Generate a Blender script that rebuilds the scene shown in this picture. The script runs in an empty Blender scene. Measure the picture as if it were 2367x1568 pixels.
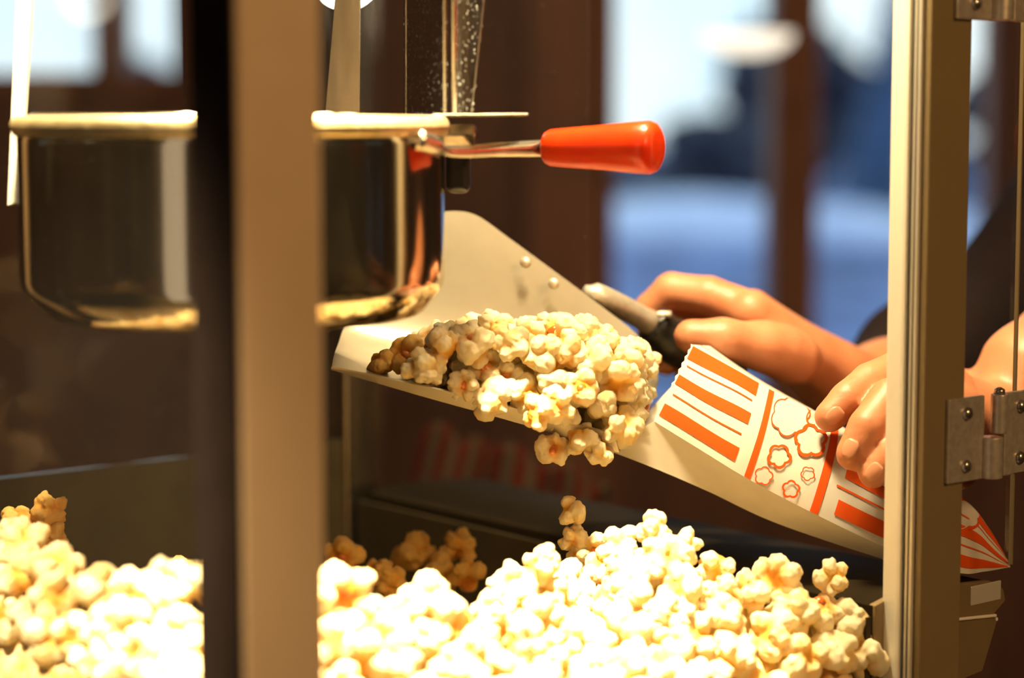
import bpy, bmesh, math, random
import numpy as np
from mathutils import Vector, Matrix, noise as mnoise

random.seed(7)
rng = np.random.default_rng(11)
sc = bpy.context.scene
COL = sc.collection

# ------------------------------------------------------------------ camera
F, CX, CY = 5000.0, 1183.5, 784.0
PITCH = math.radians(5.8)
EYE = np.array([0.0, 0.0, 1.45])
cp, sp = math.cos(PITCH), math.sin(PITCH)
FOCUS = 0.985

def P(px, py, d):
    """world point seen at photo pixel (px, py) at depth d along the optical axis"""
    x = (px - CX) / F * d
    y = -(py - CY) / F * d
    return np.array([x, d * cp + y * sp, EYE[2] - d * sp + y * cp])

def proj(p):
    q = np.asarray(p) - EYE
    d = q[1] * cp - q[2] * sp
    y = q[1] * sp + q[2] * cp
    return np.array([CX + F * q[0] / d, CY - F * y / d]), d

cam_d = bpy.data.cameras.new('camera')
cam = bpy.data.objects.new('camera', cam_d)
COL.objects.link(cam)
cam.location = EYE
cam.rotation_euler = (math.pi / 2 - PITCH, 0, 0)
cam_d.sensor_width = 23.6
cam_d.lens = F / 2367 * 23.6
cam_d.clip_start = 0.05
cam_d.clip_end = 300
cam_d.dof.use_dof = True
cam_d.dof.focus_distance = FOCUS
cam_d.dof.aperture_fstop = 2.3
sc.camera = cam

# ------------------------------------------------------------------ helpers
def tag(o, label=None, cat=None, group=None, kind=None):
    if label: o['label'] = label
    if cat: o['category'] = cat
    if group: o['group'] = group
    if kind: o['kind'] = kind
    return o

def empty(name, loc=(0, 0, 0)):
    o = bpy.data.objects.new(name, None)
    o.location = Vector(loc)
    o.empty_display_size = 0.05
    COL.objects.link(o)
    return o

def link(name, me, mats, parent=None):
    o = bpy.data.objects.new(name, me)
    COL.objects.link(o)
    if not isinstance(mats, (list, tuple)): mats = [mats]
    if len(me.materials) == 0:
        for m in mats: me.materials.append(m)
    if parent:
        o.parent = parent
        o.matrix_parent_inverse = Matrix.Translation(-parent.location)
    return o

def from_pydata(name, verts, faces, mats, parent=None, smooth=True, midx=None):
    me = bpy.data.meshes.new(name)
    me.from_pydata([tuple(map(float, v)) for v in verts], [], [tuple(map(int, f)) for f in faces])
    if midx is not None:
        for p, i in zip(me.polygons, midx): p.material_index = i
    bm = bmesh.new(); bm.from_mesh(me)
    bmesh.ops.recalc_face_normals(bm, faces=bm.faces)
    bm.to_mesh(me); bm.free()
    for p in me.polygons: p.use_smooth = smooth
    me.update()
    return link(name, me, mats, parent)

class MB:
    """collects simple solids into one mesh"""
    def __init__(s): s.v, s.f = [], []
    def add(s, verts, faces):
        n = len(s.v)
        s.v += [np.asarray(v, float) for v in verts]
        s.f += [[i + n for i in f] for f in faces]
        return s
    def frame_box(s, o, ax, ay, az):
        """box from corner o along three edge vectors"""
        o, ax, ay, az = map(lambda q: np.asarray(q, float), (o, ax, ay, az))
        vs = [o + ax * i + ay * j + az * k for k in (0, 1) for j in (0, 1) for i in (0, 1)]
        return s.add(vs, [(0, 1, 3, 2), (4, 6, 7, 5), (0, 4, 5, 1), (2, 3, 7, 6), (0, 2, 6, 4), (1, 5, 7, 3)])
    def tube(s, pts, rad, n=16, cap=True):
        pts = [np.asarray(p, float) for p in pts]
        if not isinstance(rad, (list, tuple, np.ndarray)): rad = [rad] * len(pts)
        vs, fs = [], []
        up = None
        for i, p in enumerate(pts):
            a = pts[max(i - 1, 0)]; b = pts[min(i + 1, len(pts) - 1)]
            t = (b - a) / (np.linalg.norm(b - a) + 1e-12)
            if up is None:
                up = np.array([0, 0, 1.0]) if abs(t[2]) < .9 else np.array([1.0, 0, 0])
            x = np.cross(up, t); x /= np.linalg.norm(x)
            y = np.cross(t, x); up = y
            for k in range(n):
                a_ = 2 * math.pi * k / n
                vs.append(p + rad[i] * (math.cos(a_) * x + math.sin(a_) * y))
        for i in range(len(pts) - 1):
            for k in range(n):
                k2 = (k + 1) % n
                fs.append((i * n + k, i * n + k2, (i + 1) * n + k2, (i + 1) * n + k))
        if cap:
            fs.append(tuple(range(n - 1, -1, -1)))
            fs.append(tuple(range((len(pts) - 1) * n, len(pts) * n)))
        return s.add(vs, fs)
    def lathe(s, prof, c, n=64):
        vs, fs = [], []
        for r, z in prof:
            for k in range(n):
                a = 2 * math.pi * k / n
                vs.append((c[0] + r * math.cos(a), c[1] + r * math.sin(a), z))
        m = len(prof)
        for i in range(m - 1):
            for k in range(n):
                k2 = (k + 1) % n
                fs.append((i * n + k, i * n + k2, (i + 1) * n + k2, (i + 1) * n + k))
        return s.add(vs, fs)
    def build(s, name, mats, parent=None, smooth=False, bevel=0, seg=2):
        o = from_pydata(name, s.v, s.f, mats, parent, smooth)
        if bevel:
            b = o.modifiers.new('bevel', 'BEVEL'); b.width = bevel; b.segments = seg; b.limit_method = 'ANGLE'
            for p in o.data.polygons: p.use_smooth = True
            b.harden_normals = True
        return o

def spline(pts, n):
    """Catmull-Rom through pts (list of vectors), n samples, chord spaced"""
    pts = np.array(pts, float)
    e = np.vstack([2 * pts[0] - pts[1], pts, 2 * pts[-1] - pts[-2]])
    out = []
    for u in np.linspace(0, len(pts) - 1, n):
        i = min(int(u), len(pts) - 2); t = u - i
        p0, p1, p2, p3 = e[i], e[i + 1], e[i + 2], e[i + 3]
        out.append(0.5 * (2 * p1 + (p2 - p0) * t + (2 * p0 - 5 * p1 + 4 * p2 - p3) * t * t + (3 * p1 - p0 - 3 * p2 + p3) * t ** 3))
    return np.array(out)

# ------------------------------------------------------------------ materials
def new_mat(name):
    m = bpy.data.materials.new(name); m.use_nodes = True
    nt = m.node_tree
    return m, nt, nt.nodes['Principled BSDF'], nt.nodes['Material Output']

def pmat(name, col, rough=.5, metal=0.0, spec=.5, noise=None, bump=0.0, coat=0, col2=None, stretch=None):
    """principled with a procedural noise variation of colour (and bump)"""
    m, nt, b, out = new_mat(name)
    b.inputs['Base Color'].default_value = (*col, 1)
    b.inputs['Roughness'].default_value = rough
    b.inputs['Metallic'].default_value = metal
    b.inputs['Specular IOR Level'].default_value = spec
    b.inputs['Coat Weight'].default_value = coat
    if noise:
        tc = nt.nodes.new('ShaderNodeTexCoord')
        src = tc.outputs['Object']
        if stretch:
            mp = nt.nodes.new('ShaderNodeMapping'); mp.inputs['Scale'].default_value = stretch
            nt.links.new(src, mp.inputs[0]); src = mp.outputs[0]
        nz = nt.nodes.new('ShaderNodeTexNoise'); nz.inputs['Scale'].default_value = noise; nz.inputs['Detail'].default_value = 4
        nt.links.new(src, nz.inputs['Vector'])
        rp = nt.nodes.new('ShaderNodeValToRGB')
        c2 = col2 or tuple(c * .78 for c in col)
        rp.color_ramp.elements[0].color = (*c2, 1); rp.color_ramp.elements[1].color = (*col, 1)
        rp.color_ramp.elements[0].position = .35; rp.color_ramp.elements[1].position = .65
        nt.links.new(nz.outputs['Fac'], rp.inputs[0]); nt.links.new(rp.outputs[0], b.inputs['Base Color'])
        if bump:
            bp = nt.nodes.new('ShaderNodeBump'); bp.inputs['Strength'].default_value = bump; bp.inputs['Distance'].default_value = .002
            nt.links.new(nz.outputs['Fac'], bp.inputs['Height']); nt.links.new(bp.outputs[0], b.inputs['Normal'])
    return m

def glass_mat(name, tint=(1, 1, 1), refl=.06, dust=.02, dscale=500, dthr=.70, speck=.04):
    """thin clear pane: mostly see-through, weak mirror, specks of dust"""
    m, nt, b, out = new_mat(name)
    nt.nodes.remove(b)
    tr = nt.nodes.new('ShaderNodeBsdfTransparent'); tr.inputs[0].default_value = (*tint, 1)
    gl = nt.nodes.new('ShaderNodeBsdfGlossy'); gl.inputs['Roughness'].default_value = .02
    lw = nt.nodes.new('ShaderNodeLayerWeight'); lw.inputs[0].default_value = .5
    pw = nt.nodes.new('ShaderNodeMath'); pw.operation = 'POWER'; pw.inputs[1].default_value = 5
    nt.links.new(lw.outputs['Facing'], pw.inputs[0])
    mul = nt.nodes.new('ShaderNodeMath'); mul.operation = 'MULTIPLY_ADD'; mul.inputs[1].default_value = .6; mul.inputs[2].default_value = refl
    nt.links.new(pw.outputs[0], mul.inputs[0])
    mx = nt.nodes.new('ShaderNodeMixShader')
    nt.links.new(mul.outputs[0], mx.inputs[0]); nt.links.new(tr.outputs[0], mx.inputs[1]); nt.links.new(gl.outputs[0], mx.inputs[2])
    df = nt.nodes.new('ShaderNodeBsdfDiffuse'); df.inputs[0].default_value = (.8, .78, .72, 1)
    tc = nt.nodes.new('ShaderNodeTexCoord')
    vz = nt.nodes.new('ShaderNodeTexNoise'); vz.inputs['Scale'].default_value = dscale; vz.inputs['Detail'].default_value = 1
    nt.links.new(tc.outputs['Object'], vz.inputs['Vector'])
    rp = nt.nodes.new('ShaderNodeMapRange'); rp.inputs[1].default_value = dthr; rp.inputs[2].default_value = dthr + .06
    rp.inputs[3].default_value = dust; rp.inputs[4].default_value = speck
    nt.links.new(vz.outputs['Fac'], rp.inputs[0])
    mx2 = nt.nodes.new('ShaderNodeMixShader')
    nt.links.new(rp.outputs[0], mx2.inputs[0]); nt.links.new(mx.outputs[0], mx2.inputs[1]); nt.links.new(df.outputs[0], mx2.inputs[2])
    nt.links.new(mx2.outputs[0], out.inputs[0])
    return m

def emit_mat(name, col, s):
    m, nt, b, out = new_mat(name)
    b.inputs['Base Color'].default_value = (*col, 1)
    b.inputs['Emission Color'].default_value = (*col, 1)
    b.inputs['Emission Strength'].default_value = s
    return m

M = {}
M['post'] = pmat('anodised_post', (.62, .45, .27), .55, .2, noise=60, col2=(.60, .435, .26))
M['channel'] = pmat('post_channel', (.75, .70, .58), .4, .4, noise=40, col2=(.72, .67, .55))
M['cream'] = pmat('post_lit_face', (.86, .80, .66), .45, .1, noise=40, col2=(.84, .78, .64))  # lamp light on the post's inner side put into a paler cream
M['steel'] = pmat('brushed_steel', (.62, .57, .48), .25, 1.0, noise=200, stretch=(1, 1, .04), col2=(.5, .45, .36))
M['kettle'] = pmat('polished_kettle_steel', (.66, .58, .44), .10, 1.0, noise=60, stretch=(1, 1, .06), col2=(.55, .47, .33))
M['rim'] = pmat('rolled_rim_steel', (.80, .66, .38), .32, .85, noise=260, bump=.25, col2=(.70, .54, .26))
M['mirror'] = pmat('polished_plate', (.40, .38, .34), .08, 1.0, noise=900, col2=(.5, .48, .42))
M['hinge'] = pmat('hinge_metal', (.62, .55, .44), .38, .55, noise=300, col2=(.5, .43, .34))
M['screw'] = pmat('screw_metal', (.5, .45, .38), .25, .9, noise=400)
M['black'] = pmat('black_plastic', (.012, .011, .010), .35, 0, noise=80, col2=(.008, .007, .006))
M['orange'] = pmat('orange_plastic', (.86, .050, .003), .3, 0, spec=.3, noise=40, col2=(.82, .032, .003), coat=.2)
M['alu'] = pmat('scoop_aluminium', (.37, .325, .24), .42, .5, noise=90, col2=(.35, .305, .225))
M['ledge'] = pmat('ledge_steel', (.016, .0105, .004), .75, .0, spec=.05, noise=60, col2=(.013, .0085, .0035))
M['glass'] = glass_mat('clear_pane', refl=.02, dust=.003, dscale=420, dthr=.74)
M['winglass'] = glass_mat('window_glass', tint=(.97, .99, 1), refl=.03, dust=0.0)
M['skin'] = None
M['shirt'] = pmat('dark_shirt_fabric', (.014, .006, .006), .9, 0, spec=.2, noise=160, bump=.2, col2=(.010, .005, .005))
M['trouser'] = pmat('dark_trouser_fabric', (.03, .026, .03), .9, 0, noise=160)
M['hair'] = pmat('dark_brown_hair', (.03, .017, .010), .6, 0, noise=90, stretch=(1, 1, .15))
M['nail'] = pmat('fingernail', (.60, .27, .15), .4, 0, spec=.4, noise=50, col2=(.57, .25, .135))
M['amber'] = pmat('amber_hull', (.55, .16, .015), .3, 0, noise=300, col2=(.40, .09, .01))
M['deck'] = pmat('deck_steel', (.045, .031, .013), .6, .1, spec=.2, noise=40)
M['blackbrown'] = pmat('post_shade', (.018, .010, .008), .8, 0, spec=.2, noise=60)
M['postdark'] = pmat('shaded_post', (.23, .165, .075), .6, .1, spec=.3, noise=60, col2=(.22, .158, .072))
M['wall'] = pmat('dark_timber_wall', (.20, .085, .05), .7, 0, noise=5, stretch=(6, 6, .5), col2=(.11, .045, .03))
M['timber'] = pmat('red_brown_timber', (.34, .14, .08), .6, 0, noise=7, stretch=(8, 8, .6), col2=(.22, .085, .05))
M['floor'] = pmat('dark_floor', (.06, .04, .03), .6, 0, noise=6)
M['ceil'] = pmat('dark_ceiling', (.10, .07, .05), .8, 0, noise=4)
M['counter'] = pmat('dark_counter', (.05, .03, .02), .4, 0, noise=9, stretch=(1, 6, 1))

def skin_material():
    m, nt, b, out = new_mat('skin')
    tc = nt.nodes.new('ShaderNodeTexCoord')
    nz = nt.nodes.new('ShaderNodeTexNoise'); nz.inputs['Scale'].default_value = 45; nz.inputs['Detail'].default_value = 5
    nt.links.new(tc.outputs['Object'], nz.inputs['Vector'])
    rp = nt.nodes.new('ShaderNodeValToRGB')
    rp.color_ramp.elements[0].color = (.49, .175, .075, 1); rp.color_ramp.elements[0].position = .3
    rp.color_ramp.elements[1].color = (.58, .235, .115, 1); rp.color_ramp.elements[1].position = .7
    nt.links.new(nz.outputs['Fac'], rp.inputs[0]); nt.links.new(rp.outputs[0], b.inputs['Base Color'])
    b.inputs['Roughness'].default_value = .48
    b.inputs['Subsurface Weight'].default_value = .25
    b.inputs['Subsurface Radius'].default_value = (1, .35, .15)
    b.inputs['Subsurface Scale'].default_value = .006
    n2 = nt.nodes.new('ShaderNodeTexNoise'); n2.inputs['Scale'].default_value = 320; n2.inputs['Detail'].default_value = 3
    nt.links.new(tc.outputs['Object'], n2.inputs['Vector'])
    bp = nt.nodes.new('ShaderNodeBump'); bp.inputs['Strength'].default_value = .22; bp.inputs['Distance'].default_value = .001
    nt.links.new(n2.outputs['Fac'], bp.inputs['Height']); nt.links.new(bp.outputs[0], b.inputs['Normal'])
    return m
M['skin'] = skin_material()

def kernel_material():
    m, nt, b, out = new_mat('popped_corn')
    at = nt.nodes.new('ShaderNodeAttribute'); at.attribute_name = 'tint'
    b.inputs['Roughness'].default_value = .6
    b.inputs['Specular IOR Level'].default_value = .25
    tr = nt.nodes.new('ShaderNodeBsdfTranslucent')
    nt.links.new(at.outputs['Color'], b.inputs['Base Color']); nt.links.new(at.outputs['Color'], tr.inputs[0])
    tc = nt.nodes.new('ShaderNodeTexCoord')
    nz = nt.nodes.new('ShaderNodeTexNoise'); nz.inputs['Scale'].default_value = 700; nz.inputs['Detail'].default_value = 3
    nt.links.new(tc.outputs['Object'], nz.inputs['Vector'])
    bp = nt.nodes.new('ShaderNodeBump'); bp.inputs['Strength'].default_value = .35; bp.inputs['Distance'].default_value = .0006
    nt.links.new(nz.outputs['Fac'], bp.inputs['Height']); nt.links.new(bp.outputs[0], b.inputs['Normal'])
    mx = nt.nodes.new('ShaderNodeMixShader'); mx.inputs[0].default_value = .38
    nt.links.new(b.outputs[0], mx.inputs[1]); nt.links.new(tr.outputs[0], mx.inputs[2])
    nt.links.new(mx.outputs[0], out.inputs[0])
    return m
M['corn'] = kernel_material()

def paper_material(name, col, trans=.25):
    m, nt, b, out = new_mat(name)
    tc = nt.nodes.new('ShaderNodeTexCoord')
    nz = nt.nodes.new('ShaderNodeTexNoise'); nz.inputs['Scale'].default_value = 60; nz.inputs['Detail'].default_value = 5
    nt.links.new(tc.outputs['Object'], nz.inputs['Vector'])
    rp = nt.nodes.new('ShaderNodeValToRGB')
    rp.color_ramp.elements[0].color = (*[c * .93 for c in col], 1); rp.color_ramp.elements[1].color = (*col, 1)
    rp.color_ramp.elements[0].position = .35; rp.color_ramp.elements[1].position = .6
    nt.links.new(nz.outputs['Fac'], rp.inputs[0]); nt.links.new(rp.outputs[0], b.inputs['Base Color'])
    b.inputs['Roughness'].default_value = .8
    b.inputs['Specular IOR Level'].default_value = .12
    bp = nt.nodes.new('ShaderNodeBump'); bp.inputs['Strength'].default_value = .15; bp.inputs['Distance'].default_value = .001
    nt.links.new(nz.outputs['Fac'], bp.inputs['Height']); nt.links.new(bp.outputs[0], b.inputs['Normal'])
    tr = nt.nodes.new('ShaderNodeBsdfTranslucent'); nt.links.new(rp.outputs[0], tr.inputs[0])
    mx = nt.nodes.new('ShaderNodeMixShader'); mx.inputs[0].default_value = trans
    nt.links.new(b.outputs[0], mx.inputs[1]); nt.links.new(tr.outputs[0], mx.inputs[2])
    nt.links.new(mx.outputs[0], out.inputs[0])
    return m
M['paper'] = paper_material('white_bag_paper', (.84, .78, .67))
M['print'] = paper_material('orange_bag_print', (.84, .10, .008), .15)
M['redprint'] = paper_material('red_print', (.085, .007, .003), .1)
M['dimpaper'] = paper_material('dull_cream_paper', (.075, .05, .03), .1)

# ------------------------------------------------------------------ signed distance fields to meshes
class SDF:
    def __init__(s, lo, hi, h):
        s.lo = np.array(lo, float); s.h = h
        s.n = np.ceil((np.array(hi) - s.lo) / h).astype(int) + 1
        s.g = np.full(tuple(s.n), 1.0, np.float32)
    def region(s, lo, hi):
        a = np.clip(np.floor((lo - s.lo) / s.h).astype(int), 0, s.n)
        b = np.clip(np.ceil((hi - s.lo) / s.h).astype(int) + 1, 0, s.n)
        return a, b
    def grid(s, a, b):
        return [(s.lo[i] + s.h * np.arange(a[i], b[i])).astype(np.float32).reshape([-1 if j == i else 1 for j in range(3)]) for i in range(3)]
    def put(s, a, b, d, k):
        sub = s.g[a[0]:b[0], a[1]:b[1], a[2]:b[2]]
        if k > 0:
            hh = np.maximum(k - np.abs(sub - d), 0) / k
            sub[...] = np.minimum(sub, d) - hh * hh * k * .25
        else:
            sub[...] = np.minimum(sub, d)
    def cone(s, p, q, r0, r1, k=.002):
        p = np.asarray(p, float); q = np.asarray(q, float)
        m = max(r0, r1) + k + 2 * s.h
        a, b = s.region(np.minimum(p, q) - m, np.maximum(p, q) + m)
        if np.any(b <= a): return
        X, Y, Z = s.grid(a, b)
        v = q - p; L = float(v @ v) + 1e-12
        t = np.clip(((X - p[0]) * v[0] + (Y - p[1]) * v[1] + (Z - p[2]) * v[2]) / L, 0, 1)
        d = np.sqrt((X - p[0] - t * v[0]) ** 2 + (Y - p[1] - t * v[1]) ** 2 + (Z - p[2] - t * v[2]) ** 2) - (r0 + (r1 - r0) * t)
        s.put(a, b, d.astype(np.float32), k)
    def chain(s, pts, rads, k=.002):
        for i in range(len(pts) - 1): s.cone(pts[i], pts[i + 1], rads[i], rads[i + 1], k)
    def ell(s, c, r, k=.002):
        c = np.asarray(c, float); r = np.asarray(r, float)
        m = r + k + 2 * s.h
        a, b = s.region(c - m, c + m)
        if np.any(b <= a): return
        X, Y, Z = s.grid(a, b)
        q = np.sqrt(((X - c[0]) / r[0]) ** 2 + ((Y - c[1]) / r[1]) ** 2 + ((Z - c[2]) / r[2]) ** 2)
        s.put(a, b, ((q - 1) * min(r)).astype(np.float32), k)
    def mesh(s):
        g = s.g; ins = g < 0
        cnt = np.zeros(tuple(s.n - 1), np.int8)
        for i in (0, 1):
            for j in (0, 1):
                for k in (0, 1):
                    cnt += ins[i:s.n[0] - 1 + i, j:s.n[1] - 1 + j, k:s.n[2] - 1 + k]
        cells = np.argwhere((cnt > 0) & (cnt < 8))
        idx = np.full(cnt.shape, -1, np.int32)
        idx[cells[:, 0], cells[:, 1], cells[:, 2]] = np.arange(len(cells))
        corners = np.array([(i, j, k) for i in (0, 1) for j in (0, 1) for k in (0, 1)])
        val = np.stack([g[cells[:, 0] + c[0], cells[:, 1] + c[1], cells[:, 2] + c[2]] for c in corners], 1)
        acc = np.zeros((len(cells), 3)); w = np.zeros(len(cells))
        for a in range(8):
            for b in range(a + 1, 8):
                if np.abs(corners[a] - corners[b]).sum() != 1: continue
                va, vb = val[:, a], val[:, b]
                m = (va < 0) != (vb < 0)
                t = np.where(m, va / np.where(m, va - vb, 1), 0)
                pos = corners[a] + t[:, None] * (corners[b] - corners[a])
                acc += pos * m[:, None]; w += m
        V = s.lo + s.h * (cells + acc / w[:, None])
        faces = []
        for ax in range(3):
            sl0 = [slice(1, -1)] * 3; sl1 = [slice(1, -1)] * 3
            sl0[ax] = slice(0, -1); sl1[ax] = slice(1, None)
            e0, e1 = ins[tuple(sl0)], ins[tuple(sl1)]
            E = np.argwhere(e0 != e1)
            flip = e0[E[:, 0], E[:, 1], E[:, 2]]
            off = np.ones(3, int); off[ax] = 0
            E = E + off
            u, v = (ax + 1) % 3, (ax + 2) % 3
            du = np.zeros(3, int); du[u] = 1
            dv = np.zeros(3, int); dv[v] = 1
            q = [E - du - dv, E - dv, E, E - du]
            ids = np.stack([idx[c[:, 0], c[:, 1], c[:, 2]] for c in q], 1)
            ids[~flip] = ids[~flip][:, ::-1]
            faces.append(ids)
        return V, np.vstack(faces)

def fast_mesh(name, V, Fq):
    me = bpy.data.meshes.new(name)
    me.vertices.add(len(V)); me.vertices.foreach_set('co', np.asarray(V, np.float32).ravel())
    me.loops.add(Fq.size); me.loops.foreach_set('vertex_index', Fq.astype(np.int32).ravel())
    me.polygons.add(len(Fq)); me.polygons.foreach_set('loop_start', np.arange(0, Fq.size, 4, dtype=np.int32))
    me.polygons.foreach_set('use_smooth', np.ones(len(Fq), bool))
    me.update(calc_edges=True); me.validate()
    return me

# ------------------------------------------------------------------ room (setting)
def struct(name, mb, mat, bevel=0):
    o = mb.build(name, mat, None, bevel=bevel)
    o['kind'] = 'structure'
    return o

WY = 3.2                                   # inner face of the window wall
def wx(px, Y=WY): return (px - CX) / F * Y
def wz(py, Y=WY):
    # height seen at pixel row py on a vertical plane at Y
    t = math.tan(PITCH + math.atan((py - CY) / F))
    return EYE[2] - Y * t
struct('floor', MB().frame_box((-3.2, -1.6, -.1), (6.4, 0, 0), (0, 5.0, 0), (0, 0, .1)), M['floor'])
struct('ceiling', MB().frame_box((-3.2, -1.6, 2.7), (6.4, 0, 0), (0, 5.0, 0), (0, 0, .1)), M['ceil'])
struct('wall_left', MB().frame_box((-3.3, -1.6, 0), (.1, 0, 0), (0, 5.0, 0), (0, 0, 2.7)), M['wall'])
struct('wall_right', MB().frame_box((3.2, -1.6, 0), (.1, 0, 0), (0, 5.0, 0), (0, 0, 2.7)), M['wall'])
struct('wall_front', MB().frame_box((-3.2, -1.7, 0), (6.4, 0, 0), (0, .1, 0), (0, 0, 2.7)), M['wall'])
# back wall: piers between the window openings, a low wall below the left one and lintel above
TOP = 2.35
wb = MB()
edges = [-3.2, wx(-120), wx(420), wx(1405), wx(2312), 3.2]
for a, b in ((edges[0], edges[1]), (edges[2], edges[3]), (edges[4], edges[5])):
    wb.frame_box((a, WY, 0), (b - a, 0, 0), (0, .16, 0), (0, 0, 2.7))
wb.frame_box((edges[1], WY, 0), (edges[2] - edges[1], 0, 0), (0, .16, 0), (0, 0, wz(215)))
wb.frame_box((edges[3], WY, 0), (edges[4] - edges[3], 0, 0), (0, .16, 0), (0, 0, wz(1000)))
for a, b in ((edges[1], edges[2]), (edges[3], edges[4])):
    wb.frame_box((a, WY, TOP), (b - a, 0, 0), (0, .16, 0), (0, 0, 2.7 - TOP))
struct('wall_back', wb, M['wall'])
# windows: frame, mullions and glass
def window(name, a, b, z0, z1, mull):
    fr = MB(); t = .03
    y = WY + .03
    for x in [a, b - t * .4]:
        fr.frame_box((x, y, z0), (t * .4, 0, 0), (0, .07, 0), (0, 0, z1 - z0))
    fr.frame_box((a, y, z1 - t), (b - a, 0, 0), (0, .07, 0), (0, 0, t))
    fr.frame_box((a, y, z0), (b - a, 0, 0), (0, .07, 0), (0, 0, t))
    for m0, m1 in mull:
        fr.frame_box((m0, y - .04, z0), (m1 - m0, 0, 0), (0, .12, 0), (0, 0, z1 - z0))
    o = fr.build(name, M['timber'], None, bevel=.003)
    o['kind'] = 'structure'
    g = MB().frame_box((a, y + .03, z0), (b - a, 0, 0), (0, .005, 0), (0, 0, z1 - z0)).build('pane', M['winglass'], o)
    return o
window('window_1', edges[1], edges[2], wz(215), TOP, [(wx(225), wx(285))])
window('window_2', edges[3], edges[4], wz(1000), TOP, [(wx(1782), wx(1888))])
pil = MB()
pil.frame_box((wx(1215), WY - .03, 0), (wx(1405) - wx(1215), 0, 0), (0, .04, 0), (0, 0, 2.7))
tr = struct('trim_1', pil, M['timber'], bevel=.004)

# ------------------------------------------------------------------ outdoors
def ground_material():
    m, nt, b, out = new_mat('snowy_ground')
    tc = nt.nodes.new('ShaderNodeTexCoord')
    mp = nt.nodes.new('ShaderNodeMapping'); mp.inputs['Scale'].default_value = (1.1, .45, 1)
    nz = nt.nodes.new('ShaderNodeTexNoise'); nz.inputs['Scale'].default_value = 1.0; nz.inputs['Detail'].default_value = 3
    nt.links.new(tc.outputs['Object'], mp.inputs[0]); nt.links.new(mp.outputs[0], nz.inputs['Vector'])
    rp = nt.nodes.new('ShaderNodeValToRGB')
    rp.color_ramp.elements[0].color = (.02, .05, .16, 1); rp.color_ramp.elements[0].position = .38
    rp.color_ramp.elements[1].color = (.11, .21, .50, 1); rp.color_ramp.elements[1].position = .64
    nt.links.new(nz.outputs['Fac'], rp.inputs[0]); nt.links.new(rp.outputs[0], b.inputs['Base Color'])
    b.inputs['Roughness'].default_value = .9
    return m
gnd = MB().frame_box((-60, 3.6, -.3), (120, 0, 0), (0, 130, 0), (0, 0, .1)).build('ground', ground_material())
gnd['kind'] = 'structure'
M['snow'] = pmat('snow', (.46, .58, .84), .9, 0, noise=2, col2=(.36, .48, .78))
M['leaf'] = pmat('dark_winter_foliage', (.018, .032, .065), .9, 0, noise=2.5, col2=(.010, .016, .035))
M['leafblue'] = pmat('blue_green_foliage', (.04, .10, .24), .9, 0, noise=2.5, col2=(.02, .05, .11))
M['bark'] = pmat('bark', (.03, .022, .02), .9, 0, noise=10)

def blob_mesh(name, seeds, sub, amp, freq, mat, parent=None):
    bm = bmesh.new()
    for c, r in seeds:
        res = bmesh.ops.create_icosphere(bm, subdivisions=sub, radius=1)
        for v in res['verts']:
            n = v.co.normalized()
            k = 1 + amp * mnoise.noise(Vector(n * freq) + Vector(c))
            v.co = Vector(c) + Vector((n.x * r[0], n.y * r[1], n.z * r[2])) * k
    me = bpy.data.meshes.new(name); bm.to_mesh(me); bm.free()
    for p in me.polygons: p.use_smooth = True
    return link(name, me, mat, parent)

def tree(px, Y, ytop, wpx, name, label, mat='leaf', conifer=False, group='trees outside the window'):
    x = wx(px, Y); zt = wz(ytop, Y); z0 = -.25; h = zt - z0; w = wpx / F * Y
    t = empty(name, (x, Y, z0)); tag(t, label, 'tree', group)
    MB().tube([(x, Y, z0), (x, Y, z0 + h * .5), (x, Y, z0 + h * .85)], [.05 * h ** .5, .035 * h ** .5, .01]).build('trunk', M['bark'], t, smooth=True)
    seeds = []
    if conifer:
        for k in range(7):
            f = k / 7
            seeds.append(((x, Y, z0 + h * (.12 + .85 * f)), (w * .5 * (1 - f) + .1, w * .5 * (1 - f) + .1, h * .12)))
    else:
        for k in range(12):
            a = random.random() * 6.283; rr = random.random() ** .5 * .32 * w
            zz = z0 + h * random.uniform(.25, .82)
            s = random.uniform(.18, .28) * w
            seeds.append(((x + rr * math.cos(a), Y + rr * math.sin(a), zz), (s, s, min(s * 1.1, zt - zz))))
    blob_mesh('crown', seeds, 3, .35, 3.1, M[mat], t)
    return t

bank = blob_mesh('snow_bank', [((wx(1600, 30), 30, -.2), (2.9, 1.5, wz(452, 30) + .2)), ((wx(1930, 30), 30.4, -.25), (1.6, 1.4, wz(470, 30) + .2)), ((wx(2270, 30), 30.6, -.25), (1.4, 1.3, wz(490, 30) + .2))], 3, .1, 2, M['snow'])
bank['kind'] = 'structure'
tree(1490, 34, 375, 400, 'bushy_tree', 'lowest dark bushy tree outside, left of the others behind the orange grip')
tree(1670, 40, 265, 330, 'bushy_tree', 'mid-height dark bushy tree outside behind the white pendant bowl')
tree(1800, 47, 60, 330, 'bushy_tree', 'tall dark tree outside behind the brown window mullion')
tree(1945, 54, 140, 190, 'bushy_tree', 'narrow dark tree outside just right of the brown window mullion')
tree(2085, 33, -160, 260, 'conifer', 'tall blue-green conifer outside, left of the silver post', 'leafblue', True)
tree(2290, 44, 150, 200, 'bushy_tree', 'dark tree outside in the gap right of the silver post')
tree(120, 40, 235, 300, 'bushy_tree', 'dark tree top outside the far-left window')
tree(370, 47, 130, 240, 'bushy_tree', 'taller dark tree outside the far-left window, nearer the dark post')

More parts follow.
